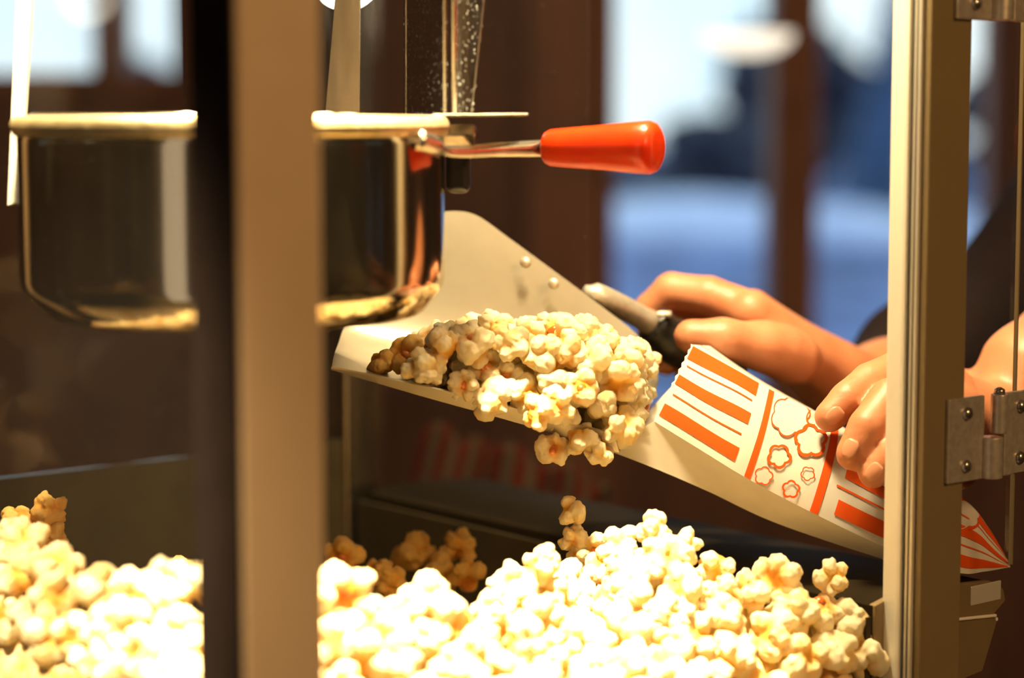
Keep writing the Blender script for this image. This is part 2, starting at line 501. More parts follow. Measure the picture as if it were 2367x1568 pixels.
# sky
w = bpy.data.worlds.new('overcast_sky'); sc.world = w; w.use_nodes = True
nt = w.node_tree; bg = nt.nodes['Background']
tc = nt.nodes.new('ShaderNodeTexCoord'); sx = nt.nodes.new('ShaderNodeSeparateXYZ')
nzs = nt.nodes.new('ShaderNodeTexNoise'); nzs.inputs['Scale'].default_value = 9; nzs.inputs['Detail'].default_value = 3
nt.links.new(tc.outputs['Generated'], nzs.inputs['Vector'])
rp = nt.nodes.new('ShaderNodeValToRGB')
rp.color_ramp.elements[0].color = (.66, .88, 1.0, 1); rp.color_ramp.elements[0].position = .3
rp.color_ramp.elements[1].color = (.90, 1.0, 1.0, 1); rp.color_ramp.elements[1].position = .55
nt.links.new(nzs.outputs['Fac'], rp.inputs[0]); nt.links.new(rp.outputs[0], bg.inputs['Color'])
bg.inputs['Strength'].default_value = 1.35

# ------------------------------------------------------------------ pendant lamp by the window
pl_c = np.array([wx(1722, 2.6), 2.6, wz(78, 2.6)])
lampw = 105 / F * 2.6
pl = empty('pendant_lamp', (pl_c[0], pl_c[1], pl_c[2])); tag(pl, 'small white bowl pendant lamp hanging in front of the window', 'lamp')
prof = [(0.001, pl_c[2] - 52 / F * 2.6)] + [(lampw * math.sin(a), pl_c[2] - 52 / F * 2.6 * math.cos(a)) for a in np.linspace(.1, math.pi / 2, 14)] + [(lampw * .97, pl_c[2] + .001), (0.001, pl_c[2] + .0005)]
MB().lathe(prof, pl_c, 48).build('lamp_shade', emit_mat('white_glass_bowl', (1, .90, .72), 1.3), pl, smooth=True)
MB().tube([pl_c, (pl_c[0], pl_c[1], 2.7)], .0012, 8).build('cord', M['black'], pl)

# ------------------------------------------------------------------ popcorn machine
A = np.array([(552 - CX) / F * .70, .70])
B_ = np.array([(2152 - CX) / F * .922, .922])
u2 = (B_ - A); LU = float(np.linalg.norm(u2)); u2 /= LU
v2 = np.array([-u2[1], u2[0]])
LV = .425
U = np.array([u2[0], u2[1], 0]); V = np.array([v2[0], v2[1], 0]); Zv = np.array([0, 0, 1.0])
ZB, ZT, ZD = 1.02, 1.80, 1.15            # foot, top, deck level
def Q(u, v, z): return np.array([A[0], A[1], 0]) + U * u + V * v + Zv * z
def inv_uv(p):
    q = np.asarray(p)[:2] - A
    return float(q @ u2), float(q @ v2)

mach = empty('popcorn_machine', Q(LU / 2, LV / 2, ZB)); tag(mach, 'glass-sided popcorn machine with tan metal corner posts', 'popcorn machine')
# corner posts
PW = .031
MB().frame_box(Q(0, 0, ZB), U * .033, V * .028, Zv * (ZT - ZB)).build('corner_post', M['post'], mach, bevel=.002)
cpo = [o for o in bpy.data.objects if o.name.startswith('corner_post')][0]
MB().frame_box(Q(-.0012, .0004, ZB), U * .0012, V * .0272, Zv * (ZT - ZB)).build('side_shade', M['blackbrown'], cpo, bevel=.0004)  # dark strip standing in for the shade on the post's left face
rp_ = MB().frame_box(Q(LU - .002, .0, ZB), U * .027, V * .004, Zv * (ZT - ZB))
rp_.frame_box(Q(LU + .021, .004, ZB), U * .004, V * .022, Zv * (ZT - ZB))
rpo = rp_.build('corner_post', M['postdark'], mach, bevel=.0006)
MB().frame_box(Q(LU - .004, .010, ZB), U * .024, V * .010, Zv * (ZT - ZB)).build('inner_face', M['cream'], rpo, bevel=.0008)
gr = MB()
gr.frame_box(Q(LU - .0035, .0042, ZB), U * .004, V * .0016, Zv * (ZT - ZB))
gr.frame_box(Q(LU - .0028, .0072, ZB), U * .004, V * .0014, Zv * (ZT - ZB))
gr.build('glass_channel', M['channel'], rpo, bevel=.0003)
MB().frame_box(Q(LU - .020, LV - .022, ZB), U * .022, V * .022, Zv * (ZT - ZB)).build('corner_post', M['steel'], mach, bevel=.0015)
MB().frame_box(Q(0, LV - .028, ZB), U * .028, V * .028, Zv * (ZT - ZB)).build('corner_post', M['post'], mach, bevel=.002)
# panes
ZG = ZD + .03
def pane(o, ax, name='glass_pane'):
    n = np.cross(ax, Zv); n /= np.linalg.norm(n)
    return MB().frame_box(o, ax, n * .003, Zv * (ZT - .02 - o[2])).build(name, M['glass'], mach)
pane(Q(.033, .012, ZG), U * (LU - .036))
pane(Q(.012, .028, ZG), V * (LV - .056))
pane(Q(.028, LV - .012, ZD + .118), U * (LU - .05))
# sliding half pane on the serving side, far half
pane(Q(LU - .008, LV * .50, ZD + .085), V * (LV * .5 - .024))
# base, deck, roof
bs = MB()
for o, ax, th in ((Q(.002, .004, ZB), U * LU, V * .012), (Q(.004, .002, ZB), V * LV, U * .012),
                  (Q(0, LV - .014, ZB), U * LU, V * .012), (Q(LU - .012, .01, ZB), V * (LV - .02), U * .012)):
    bs.frame_box(o, ax, th, Zv * (ZD + .03 - ZB))
bs.build('base_panel', M['post'], mach, bevel=.001)
MB().frame_box(Q(.01, .01, ZD - .01), U * (LU - .02), V * (LV - .02), Zv * .01).build('deck', M['deck'], mach)
MB().frame_box(Q(-.01, -.01, ZT), U * (LU + .045), V * (LV + .02), Zv * .05).build('roof_panel', M['post'], mach, bevel=.004)
# inner rear kick panels (dull metal lining below the rear panes)
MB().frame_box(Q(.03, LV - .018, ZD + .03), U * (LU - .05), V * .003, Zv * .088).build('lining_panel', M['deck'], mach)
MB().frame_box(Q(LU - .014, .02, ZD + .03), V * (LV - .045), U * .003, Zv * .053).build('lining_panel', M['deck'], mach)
# serving ledge on the right-rear side
zl = float(P(2262, 1322, 1.0)[2])
lg = MB()
prof = [(LU - .010, zl - .004), (LU + .008, zl), (LU + .070, zl - .004), (LU + .080, zl - .009), (LU + .082, zl - .015), (LU + .074, zl - .020), (LU + .076, zl - .024), (LU + .066, zl - .046), (LU + .010, zl - .052), (LU - .010, zl - .052)]
n = len(prof)
vs = [Q(a, .020, z) for a, z in prof] + [Q(a, LV - .03, z) for a, z in prof]
fs = [(i, (i + 1) % n, n + (i + 1) % n, n + i) for i in range(n)] + [tuple(range(n)), tuple(range(2 * n - 1, n - 1, -1))]
lg.add(vs, fs)
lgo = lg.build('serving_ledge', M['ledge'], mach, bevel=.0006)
es_ = MB(); vs = [Q(a + .0002, .0188, z + .0003) for a, z in prof] + [Q(a + .0002, .0225, z + .0003) for a, z in prof]
es_.add(vs, fs).build('lit_end', pmat('ledge_lit_metal', (.26, .18, .085), .5, .3, noise=60, col2=(.24, .165, .075)), lgo, bevel=.0006)  # stronger light on the ledge end put into a paler copy of its metal
MB().tube([Q(LU + .0755, .0185, zl - .0225), Q(LU + .0755, LV - .03, zl - .0225)], .0009, 8).build('edge_glint', M['cream'], lgo)  # pale tubes stand in for the glints along the ledge edges
MB().tube([Q(LU - .004, .0182, zl - .014), Q(LU + .074, .0182, zl - .0205)], .0008, 8).build('edge_glint', M['cream'], lgo)
MB().frame_box(Q(LU + .056, .0184, zl - .0135), U * .022, V * .001, Zv * .009).build('end_cap', M['channel'], lgo, bevel=.0004)

# hinges and the open door
def hinge(py0, py1, zname):
    d0 = proj(Q(LU + .02, 0, 1.4))[1]
    z1 = float(P(2230, py0, d0)[2]); z0 = float(P(2230, py1, d0)[2])
    s = LU + .012
    h = MB().frame_box(Q(s, -.0022, z0), U * .0245, V * .0022, Zv * (z1 - z0)).build('hinge', M['hinge'], mach, bevel=.0006)
    zc = (z0 + z1) / 2
    MB().frame_box(Q(s + .041, -.0022, z0), U * .045, V * .0022, Zv * (z1 - z0)).build('hinge_leaf', M['hinge'], h, bevel=.0006)
    bx, by = s + .0335, -.003
    MB().tube([Q(bx, by, zc + .001), Q(bx, by, z1)], .0038, 20).build('barrel', M['hinge'], h, smooth=False, bevel=.0006)
    MB().tube([Q(bx - .005, by, z0), Q(bx - .005, by, zc)], .0052, 20).build('barrel', M['hinge'], h, smooth=False, bevel=.0006)
    MB().tube([Q(bx, by, z1), Q(bx, by, z1 + .002), Q(bx, by, z1 + .003)], [.0026, .0024, .0008], 16).build('pin', M['screw'], h, smooth=True)
    MB().frame_box(Q(bx + .003, -.004, z0), U * .006, V * .003, Zv * (z1 - z0)).build('knuckle', M['hinge'], h, bevel=.0008)
    for du in (.012, .050):
        for zz in (z0 + .007, z1 - .007):
            MB().lathe([(0.0001, .0025), (.0014, .0022), (.0026, .0012), (.003, 0)], (0, 0), 20)
            c = Q(s + du, -.0022, zz)
            mb = MB(); vs = []; fs = []
            rr = [(.003, 0), (.0028, .0012), (.0018, .0021), (.0001, .0024)]
            for r, hh in rr:
                for k in range(20):
                    a = k * math.pi / 10
                    vs.append(c + U * r * math.cos(a) + Zv * r * math.sin(a) - V * hh)
            for i in range(3):
                for k in range(20): fs.append((i * 20 + k, i * 20 + (k + 1) % 20, (i + 1) * 20 + (k + 1) % 20, (i + 1) * 20 + k))
            mb.add(vs, fs).build('screw', M['screw'], h, smooth=True)
hinge(925, 1125, 'lower')
hinge(-150, 48, 'upper')
do = MB().frame_box(Q(LU + .062, .001, ZD + .10), U * .33, V * .004, Zv * (ZT - .06 - ZD - .10)).build('door', M['glass'], mach)
dt = MB().frame_box(Q(LU + .0612, 0, ZD + .10), U * .0007, V * .002, Zv * (ZT - .06 - ZD - .10))
dt.build('edge_strip', M['postdark'], do)

# lamp inside the machine
bc = P(798, -62, 1.06)
bulb = MB().lathe([(0.0005, bc[2] - .018)] + [(.018 * math.sin(a), bc[2] - .018 * math.cos(a)) for a in np.linspace(.15, 2.3, 14)] + [(.010, bc[2] + .03), (.0005, bc[2] + .031)], bc, 32).build('heat_bulb', emit_mat('lit_bulb_glass', (1, .90, .70), 9), mach, smooth=True)
MB().tube([bc + Zv * .03, bc + Zv * (ZT - bc[2])], .014, 20).build('bulb_socket', M['steel'], bulb)

# ------------------------------------------------------------------ kettle
KC = np.array([(541 - CX) / F * .92, .92]); KR = .0895
zr = float(P(541, 292, .92 - KR)[2]); zb = float(P(541, 786, .92 - KR)[2])
ket = empty('popping_kettle', (KC[0], KC[1], zb)); tag(ket, 'polished steel popping kettle hanging inside the machine', 'kettle')
prof = [(.0005, zb - .001), (KR * .6, zb - .0008), (KR - .022, zb), (KR - .015, zb + .0007), (KR - .0105, zb + .0022), (KR - .0082, zb + .0040), (KR - .0030, zb + .0102), (KR - .0016, zb + .0122), (KR - .0005, zb + .0145), (KR, zb + .0175)]
prof += [(KR, zb + .03), (KR, zr - .008), (KR, zr), (KR - .0015, zr), (KR - .0015, zb + .02), (.0005, zb + .003)]
MB().lathe(prof, KC, 128).build('pot', M['kettle'], ket, smooth=True).data.polygons
rim = [(KR - .0004 + .0030 * math.cos(a), zr - .0002 + .0043 * math.sin(a)) for a in np.linspace(0, 2 * math.pi, 15)]
MB().lathe(rim, KC, 128).build('rim', M['rim'], ket, smooth=True)
MB().lathe([(.0005, zr + .0058), (KR * .93, zr + .0050), (KR * .955, zr + .0036), (.0005, zr + .0038)], KC, 96).build('lid', M['kettle'], ket, smooth=True)
# lid flap sticking out to the right
a_, b_ = P(1000, 270, .905), P(1216, 268, .93)
w_ = np.array([-.010, .07, 0])
fl = MB(); pts = [a_, b_ - w_ * .1, b_ + w_ * .6, a_ + w_]
fl.add([p for p in pts] + [p + Zv * .0011 for p in pts], [(0, 1, 2, 3), (7, 6, 5, 4), (0, 4, 5, 1), (1, 5, 6, 2), (2, 6, 7, 3), (3, 7, 4, 0)])
fl.build('lid_flap', M['steel'], ket, bevel=.0003)
# pivot block and bolt at the side of the pot
c0 = P(1065, 312, .93)
pb = MB().tube([c0 + np.array([-.012, 0, 0]), c0 + np.array([.002, 0, 0]), c0 + np.array([.006, 0, 0]), c0 + np.array([.0075, 0, 0])], [.0055, .0055, .005, .001], 6)
pb.build('pivot_bolt', M['screw'], ket, bevel=.0006)
cb = MB().frame_box(P(1030, 448, .935), (P(1088, 448, .935) - P(1030, 448, .935)), np.array([0, .012, 0]), Zv * .0215)
cb.build('black_bracket', M['black'], ket, bevel=.0035, seg=4)
# tipping handle
gp = spline([P(960, 322, .875), P(1000, 334, .888), P(1045, 351, .91), P(1150, 346, .935), P(1275, 343, .955)], 24)
rod = MB().tube(gp, list(np.interp(np.linspace(0, 1, 24), [0, .25, .4, 1], [.0045, .004, .0022, .0041])), 16).build('handle_rod', M['steel'], ket, smooth=True)
g0, g1 = P(1262, 342, .95), P(1523, 341, .925)
ax = g1 - g0
ts = [0, .012, .05, .15, .5, .80, .92, .965, .99, 1.0]
rs = [.0055, .0072, .0082, .0086, .0098, .0112, .0115, .0105, .0085, .006]
gpts = [g0 + ax * t for t in ts]
MB().tube(gpts, rs, 40).build('grip', M['orange'], rod, smooth=True)
# hangers that carry the kettle
def plate(name, pts, mat, th, parent):
    pts = [np.asarray(p) for p in pts]
    nrm = np.cross(pts[1] - pts[0], pts[-1] - pts[0]); nrm /= np.linalg.norm(nrm)
    k = len(pts)
    return MB().add(pts + [p + nrm * th for p in pts], [tuple(range(k)), tuple(range(2 * k - 1, k - 1, -1))] + [(i, k + i, k + (i + 1) % k, (i + 1) % k) for i in range(k)]).build(name, mat, parent, bevel=.0003)
M['plate'] = glass_mat('dusty_clear_plate', tint=(.80, .80, .78), refl=.05, dust=.004, dscale=560, dthr=.655, speck=.5)
hb = plate('hanger_bracket', [P(938, 268, .96), P(1036, 266, .915), P(1030, -1510, .915), P(938, -1510, .96)], M['plate'], .0012, ket)
plate('hanger_flange', [P(1046, 266, .914), P(1089, 266, .93), P(1284, -1510, .957), P(1046, -1510, .914)], M['plate'], .0012, hb)
MB().tube([P(1028, 268, .914), P(1024, -1510, .914)], .0008, 10).build('fold_edge', M['steel'], hb, smooth=True)
for q0, q1 in ((P(938, 268, .9595), P(938, -1510, .9595)), (P(1089, 266, .9295), P(1284, -1510, .9565))):
    MB().tube([q0, q1], .0004, 8).build('plate_edge', M['hinge'], hb, smooth=True)
MB().tube([P(1050, 268, .913), P(1045, -1510, .913)], .0012, 10).build('fold_edge', M['steel'], hb, smooth=True)
plate('hanger_bracket', [P(752, 262, 1.0), P(832, 262, 1.0), P(836, -300, 1.0), P(840, -1420, 1.0), P(803, -1420, 1.0), P(800, -300, 1.0)], M['steel'], .0015, ket)
M['lit'] = pmat('lit_hanger_metal', (.9, .86, .76), .5, .2, noise=100)  # lamp light on the left hanger put into a pale colour
plate('hanger_bracket', [P(24, 478, .93), P(50, 470, .93), P(174, -1500, .93), P(108, -1500, .93)], M['lit'], .006, ket)

# ------------------------------------------------------------------ scoop
front_top = [P(766, 849, .958), P(985, 893, .962), P(1200, 945, .968), P(1420, 1003, .972)]
front_bot = [P(766, 853, .960), P(985, 917, .966), P(1200, 977, .972), P(1432, 1045, .977)]
floor_mid = [P(772, 822, 1.0), P(980, 872, 1.003), P(1200, 925, 1.006), P(1450, 1000, 1.010)]
floor_bck = [P(782, 795, 1.026), P(985, 838, 1.030), P(1210, 890, 1.034), P(1490, 965, 1.038)]
wall_low = [P(800, 745, 1.046), P(1000, 770, 1.050), P(1230, 830, 1.053), P(1512, 915, 1.052)]
wt_px = [(850, 640, 1.056), (945, 535, 1.058), (1005, 496, 1.06), (1062, 489, 1.06), (1108, 502, 1.06), (1170, 546, 1.06), (1290, 634, 1.06), (1400, 716, 1.06), (1470, 772, 1.058), (1512, 832, 1.055), (1522, 880, 1.052)]
NS = 60
rows = [spline(r, NS) for r in (front_top, front_bot, floor_mid, floor_bck, wall_low)]
rows.append(spline([P(*q) for q in wt_px], NS))
scoop = empty('popcorn_scoop', P(1150, 930, 1.0)); tag(scoop, 'metal popcorn scoop with high back wall, full of popcorn', 'scoop')
vs = []; NC = 26
for i in range(NS):
    cross = spline([rows[k][i] for k in (1, 2, 3, 4, 5)], NC)
    sect = [rows[0][i]] + list(cross)
    vs += sect
m_ = NC + 1
fs = [(i * m_ + j, i * m_ + j + 1, (i + 1) * m_ + j + 1, (i + 1) * m_ + j) for i in range(NS - 1) for j in range(m_ - 1)]
pan = from_pydata('pan', vs, fs, M['alu'], scoop)
so = pan.modifiers.new('thick', 'SOLIDIFY'); so.thickness = .0009; so.offset = 0
es = pan.modifiers.new('split', 'EDGE_SPLIT'); es.split_angle = math.radians(50)
for px, py in ((1215, 607), (1280, 656)):
    c = P(px, py, 1.052)
    MB().lathe([(.0026, 0), (.0024, .001), (.0012, .0018), (.0001, .002)], (0, 0), 16)
    nrm = P(px, py, 1.0) - c; nrm /= np.linalg.norm(nrm)
    xa = np.cross(nrm, Zv); xa /= np.linalg.norm(xa); ya = np.cross(nrm, xa)
    vs = []; fs = []
    for r, hh in [(.0028, 0), (.0025, .0011), (.0012, .0018), (.0001, .002)]:
        for k in range(16):
            a = k * math.pi / 8
            vs.append(c + xa * r * math.cos(a) + ya * r * math.sin(a) + nrm * hh)
    for i in range(3):
        for k in range(16): fs.append((i * 16 + k, i * 16 + (k + 1) % 16, (i + 1) * 16 + (k + 1) % 16, (i + 1) * 16 + k))
    MB().add(vs, fs).build('rivet', M['hinge'], scoop, smooth=True)
hd = spline([P(1500, 742, 1.088), P(1560, 790, 1.094), P(1640, 830, 1.10), P(1720, 862, 1.105)], 20)
grip = MB().tube(hd, [.004] + [.0105] * 4 + [.0118] * 11 + [.010] * 3 + [.004], 28).build('handle', M['black'], scoop, smooth=True)
MB().tube(spline([P(1350, 672, 1.066), P(1400, 692, 1.070), P(1460, 722, 1.080), P(1512, 752, 1.088)], 14), [.003, .004] + [.006] * 10 + [.0065, .0062], 20).build('ferrule', M['hinge'], grip, smooth=True)
MB().tube([P(1521, 727, 1.078), P(1549, 727, 1.080)], .0016, 12).build('grip_glint', M['lit'], grip, smooth=True)  # small pale tube standing in for a white glint on the handle

# ------------------------------------------------------------------ paper bag
Trail = spline([P(1600, 797, 1.008), P(1700, 853, 1.006), P(1793, 906, 1.004), P(1938, 986, 1.002), P(2080, 1080, 1.004), P(2222, 1152, 1.008), P(2285, 1222, 1.008), P(2334, 1306, 1.008)], 160)
Brail = spline([P(1512, 974, .978), P(1625, 1044, .977), P(1737, 1112, .977), P(1890, 1192, .978), P(2072, 1277, .984), P(2212, 1324, .992), P(2275, 1322, 1.0), P(2336, 1311, 1.008)], 160)
Grail = spline([P(1412, 1044, 1.012), P(1520, 1086, 1.012), P(1640, 1138, 1.012), P(1800, 1212, 1.012), P(2072, 1302, 1.012), P(2212, 1328, 1.012), P(2275, 1322, 1.010), P(2335, 1313, 1.009)], 160)
Krail = spline([P(1640, 800, 1.050), P(1715, 853, 1.050), P(1800, 905, 1.048), P(1942, 984, 1.045), P(2085, 1078, 1.040), P(2224, 1152, 1.026), P(2286, 1222, 1.015), P(2335, 1307, 1.010)], 160)
def rail(R, s):
    x = np.clip(s, 0, 1) * 159; i = min(int(x), 158); f = x - i
    return R[i] * (1 - f) + R[i + 1] * f
def front_pt(s, t, off=0.0):
    """t runs from the bottom rail (0) to the top rail (1)"""
    b, tt = rail(Brail, s), rail(Trail, s)
    p = b * (1 - t) + tt * t
    ds = rail(Trail, min(s + .02, 1)) - rail(Trail, max(s - .02, 0))
    nrm = np.cross(tt - b, ds); L = np.linalg.norm(nrm)
    nrm = nrm / L if L > 1e-9 else np.array([0, -1.0, 0])
    if nrm[1] > 0: nrm = -nrm
    bul = .0055 * (4 * t * (1 - t)) * math.sin(math.pi * min(1, .12 + s * .88)) ** .7
    bul += .0008 * math.sin(s * 23 + t * 5) * (4 * t * (1 - t))
    return p + nrm * (bul + off)
def front_uv(px, py):
    s, t = .3, .5
    for _ in range(30):
        q, _d = proj(front_pt(s, t)); e = q - np.array([px, py])
        qs, _d = proj(front_pt(s + .004, t)); qt, _d = proj(front_pt(s, t + .004))
        J = np.stack([(qs - q) / .004, (qt - q) / .004], 1)
        st = np.linalg.solve(J, -e)
        s = float(np.clip(s + .8 * st[0], 0, .99)); t = float(np.clip(t + .8 * st[1], -.1, 1.1))
    return s, t
bag = empty('popcorn_bag', P(1800, 1100, 1.0)); tag(bag, 'orange and white striped paper popcorn bag tipped on its side, held in the hand', 'paper bag')
NA, NT_ = 110, 22
vs = []; fs = []; mi = []
for i in range(NA):
    s = i / (NA - 1)
    for j in range(NT_):
        t = j / (NT_ - 1)
        p = front_pt(s, t)
        if i == 0: p = p + (rail(Brail, 0) - rail(Brail, .03)) * (.2 if j % 2 else -.03) * .6
        vs.append(p)
for i in range(NA - 1):
    for j in range(NT_ - 1):
        fs.append((i * NT_ + j, i * NT_ + j + 1, (i + 1) * NT_ + j + 1, (i + 1) * NT_ + j)); mi.append(0)
def patch(s0, s1, t0, t1, ns, ntt, off=.00035, f=None):
    """a printed patch on the front panel"""
    n0 = len(vs)
    for i in range(ns + 1):
        s = s0 + (s1 - s0) * i / ns
        for j in range(ntt + 1):
            t = t0 + (t1 - t0) * j / ntt
            vs.append(front_pt(s, t, off))
    for i in range(ns):
        for j in range(ntt):
            a = n0 + i * (ntt + 1) + j
            fs.append((a, a + 1, a + ntt + 2, a + ntt + 1)); mi.append(1)
s_a = front_uv(1758, 1010)[0]; s_b = front_uv(1910, 1090)[0]
l1 = s_a - .012
for t0, t1 in ((.80, .985), (.44, .565), (.07, .20)): patch(.004, l1 - .030, t0, t1, 60, 5)
for t0, t1 in ((.705, .72), (.315, .33)): patch(.012, l1 - .038, t0, t1, 60, 1)
wbar = .013
patch(s_a - wbar * .6, s_a + wbar * .6, .0, .985, 4, 30)
patch(s_b - wbar * .6, s_b + wbar * .6, .0, .99, 4, 30)
for t0, t1 in ((.80, .985), (.44, .58), (.07, .22)): patch(s_b + .034, .985, t0, t1, 60, 5)
for t0, t1 in ((.705, .725), (.325, .345)): patch(s_b + .024, .98, t0, t1, 60, 2)
def scallop(a, n):
    h = math.pi / n
    ph = (a + h) % (2 * h) - h
    c, R = .56, .50 if n == 5 else .46
    return c * math.cos(ph) + math.sqrt(max(R * R - (c * math.sin(ph)) ** 2, .0004))
def ribbon(px, py, rpx, wpx, lobes=5, amp=.17, rot=0., a0=0, a1=6.2832, n=90, fill=None):
    """outlined puffy blossom: a closed scalloped ring (or arc) printed on the panel"""
    s0, t0 = front_uv(px, py)
    q0, _d = proj(front_pt(s0, t0)); qs, _d = proj(front_pt(s0 + .004, t0)); qt, _d = proj(front_pt(s0, t0 + .004))
    Ji = np.linalg.inv(np.stack([(qs - q0) / .004, (qt - q0) / .004], 1))
    for r_, mat_, off in ((rpx, 1, .0007),):
        n0 = len(vs)
        for i in range(n + 1):
            a = a0 + (a1 - a0) * i / n
            k = rpx * scallop(a + rot, lobes)
            for sg in (-1, 1):
                e = np.array([math.cos(a), math.sin(a)]) * (k + sg * wpx / 2)
                st = Ji @ e
                vs.append(front_pt(s0 + st[0], min(t0 + st[1], .995), .0008))
        for i in range(n):
            a = n0 + 2 * i
            fs.append((a, a + 1, a + 3, a + 2)); mi.append(1)
def white_disc(px, py, rpx, lobes=5, amp=.17, rot=0., n=48):
    s0, t0 = front_uv(px, py)
    q0, _d = proj(front_pt(s0, t0)); qs, _d = proj(front_pt(s0 + .004, t0)); qt, _d = proj(front_pt(s0, t0 + .004))
    Ji = np.linalg.inv(np.stack([(qs - q0) / .004, (qt - q0) / .004], 1))
    n0 = len(vs); vs.append(front_pt(s0, t0, .0006))
    for i in range(n):
        a = 6.2832 * i / n
        k = rpx * scallop(a + rot, lobes)
        st = Ji @ (np.array([math.cos(a), math.sin(a)]) * k)
        vs.append(front_pt(s0 + st[0], min(t0 + st[1], .995), .0006))
    for i in range(n):
        fs.append((n0, n0 + 1 + i, n0 + 1 + (i + 1) % n)); mi.append(0)
white_disc(1825, 962, 46, 6, .16, .3); ribbon(1825, 962, 46, 3.2, 6, .16, .3)
white_disc(1902, 958, 34, 5, .16, .9); ribbon(1902, 958, 34, 3, 5, .16, .9)
white_disc(1873, 1020, 35); ribbon(1873, 1020, 35, 7.5, 5, .17, .35)
ribbon(1800, 1056, 25, 6.5, 5, .17, 1.0)
ribbon(1827, 1133, 18.5, 5, 5, .17, .2)
ribbon(1866, 1097, 15, 3, 5, .17, .8)
white_disc(1764, 1102, 20, 5, .17, 1.3); ribbon(1764, 1102, 20, 3, 5, .17, 1.3)
white_disc(2238, 1188, 34, 6, .14, .1); ribbon(2238, 1188, 36, 8, 6, .14, .1)
from_pydata('front_panel', vs, fs, [M['paper'], M['print']], bag, midx=mi)
def strip_panel(name, R0, R1, bul, mats=None, stripes=None, rev=False):
    vs = []; fs = []; mm = []
    nj = 12
    for i in range(NA):
        s = i / (NA - 1)
        a, b = rail(R0, s), rail(R1, s)
        for j in range(nj):
            t = j / (nj - 1)
            fold = bul * math.sin(math.pi * t) * (1 - s * .8)
            vs.append(a * (1 - t) + b * t + np.array([0, .0, 1]) * fold)
    for i in range(NA - 1):
        for j in range(nj - 1):
            fs.append((i * nj + j, i * nj + j + 1, (i + 1) * nj + j + 1, (i + 1) * nj + j))
            mm.append(1 if stripes and j in stripes else 0)
    return from_pydata(name, vs, fs, mats or M['paper'], bag, midx=mm)
strip_panel('lower_gusset', Brail, Grail, .001)
strip_panel('back_panel', Grail, Krail, .0)
strip_panel('upper_gusset', Trail, Krail, .0, [M['paper'], M['print']], stripes=(5,))

# ------------------------------------------------------------------ popcorn kernels
def make_kernel(seed, big=1.0, style=0):
    r = np.random.default_rng(seed)
    nl = r.integers(4, 8)
    S = SDF((-.0125,) * 3, (.0125,) * 3, .00062)
    S.ell((0, 0, 0), (.0036, .0036, .0036), 0)
    gold = np.pi * (3 - 5 ** .5); ctrs = []
    open_dir = r.normal(size=3); open_dir /= np.linalg.norm(open_dir)
    for i in range(nl + 3):
        z = 1 - 2 * (i + .5) / (nl + 3); a = gold * i + r.random() * .7
        d = np.array([math.sqrt(1 - z * z) * math.cos(a), math.sqrt(1 - z * z) * math.sin(a), z])
        if d @ open_dir > .72: continue
        c = d * r.uniform(.0040, .0062) * big; rad = r.uniform(.0029, .0044) * big
        sc_ = r.uniform(.85, 1.15, 3)
        S.ell(c, rad * sc_, .0009)
        S.cone(c * .3, c, .0026, rad * .8, .0008)
        for _ in range(7):
            dd = r.normal(size=3) + d * .9; dd /= np.linalg.norm(dd)
            S.ell(c + dd * rad * r.uniform(.6, .9), rad * r.uniform(.22, .52) * r.uniform(.8, 1.2, 3), .0006)
    a, b = np.zeros(3, int), S.n
    X, Y, Z = S.grid(a, b)
    ph = r.random(3) * 6
    S.g += (.00042 * np.sin(X * 1300 + ph[0] + 2 * np.sin(Z * 700)) * np.sin(Y * 1200 + ph[1] + 1.5 * np.sin(X * 600)) * np.sin(Z * 1400 + ph[2])).astype(np.float32)
    Vt, Fq = S.mesh()
    me = fast_mesh('popcorn_kernel', Vt, Fq)
    R = np.linalg.norm(Vt, axis=1); R /= np.percentile(R, 96)
    k = np.clip((R - .42) / .36, 0, 1)[:, None]
    k2 = np.clip((R - .36) / .2, 0, 1)[:, None]
    face = np.clip((Vt @ open_dir) / .006, 0, 1)[:, None] * (1 - k)
    cream = np.array([.95, .85, .58]); gold_ = np.array([.93, .55, .09]); amber = np.array([.60, .17, .015])
    c = gold_ * (1 - k) + cream * k  # warm shade of the creases painted in as gold, beside hull colour
    c = c * (1 - .85 * face) + amber * .85 * face
    blot = (np.sin(Vt[:, 0] * 420 + ph[0]) * np.sin(Vt[:, 1] * 380 + ph[1]) * np.sin(Vt[:, 2] * 400 + ph[2]))[:, None]
    yl = np.clip(blot * 1.6, 0, 1) * .62
    c = c * (1 - yl) + np.array([.93, .66, .20]) * yl
    att = me.color_attributes.new('tint', 'FLOAT_COLOR', 'POINT')
    att.data.foreach_set('color', np.hstack([c, np.ones((len(c), 1))]).astype(np.float32).ravel())
    me.materials.append(M['corn'])
    return me, open_dir
KER = [make_kernel(100 + i) for i in range(9)]
# hull: the amber seed coat curled inside the opening
def make_hull(seed, d):
    r = np.random.default_rng(seed)
    S = SDF((-.006,) * 3, (.006,) * 3, .00045)
    S.ell(d * .0030, (.0026, .0024, .0026), 0)
    S.ell(d * .0036 + r.normal(size=3) * .0006, (.0020, .0022, .0018), .0006)
    Vt, Fq = S.mesh()
    me = fast_mesh('hull', Vt, Fq); me.materials.append(M['amber']); return me
KER_SHADE = []
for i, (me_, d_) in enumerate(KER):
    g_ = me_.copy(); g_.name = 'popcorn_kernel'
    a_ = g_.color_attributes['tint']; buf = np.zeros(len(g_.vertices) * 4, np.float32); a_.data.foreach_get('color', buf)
    buf = buf.reshape(-1, 4) * np.array([.98, .76, .36, 1], np.float32)  # warm bounce and shade tinted into these kernel copies
    a_.data.foreach_set('color', buf.ravel().astype(np.float32)); KER_SHADE.append((g_, d_))
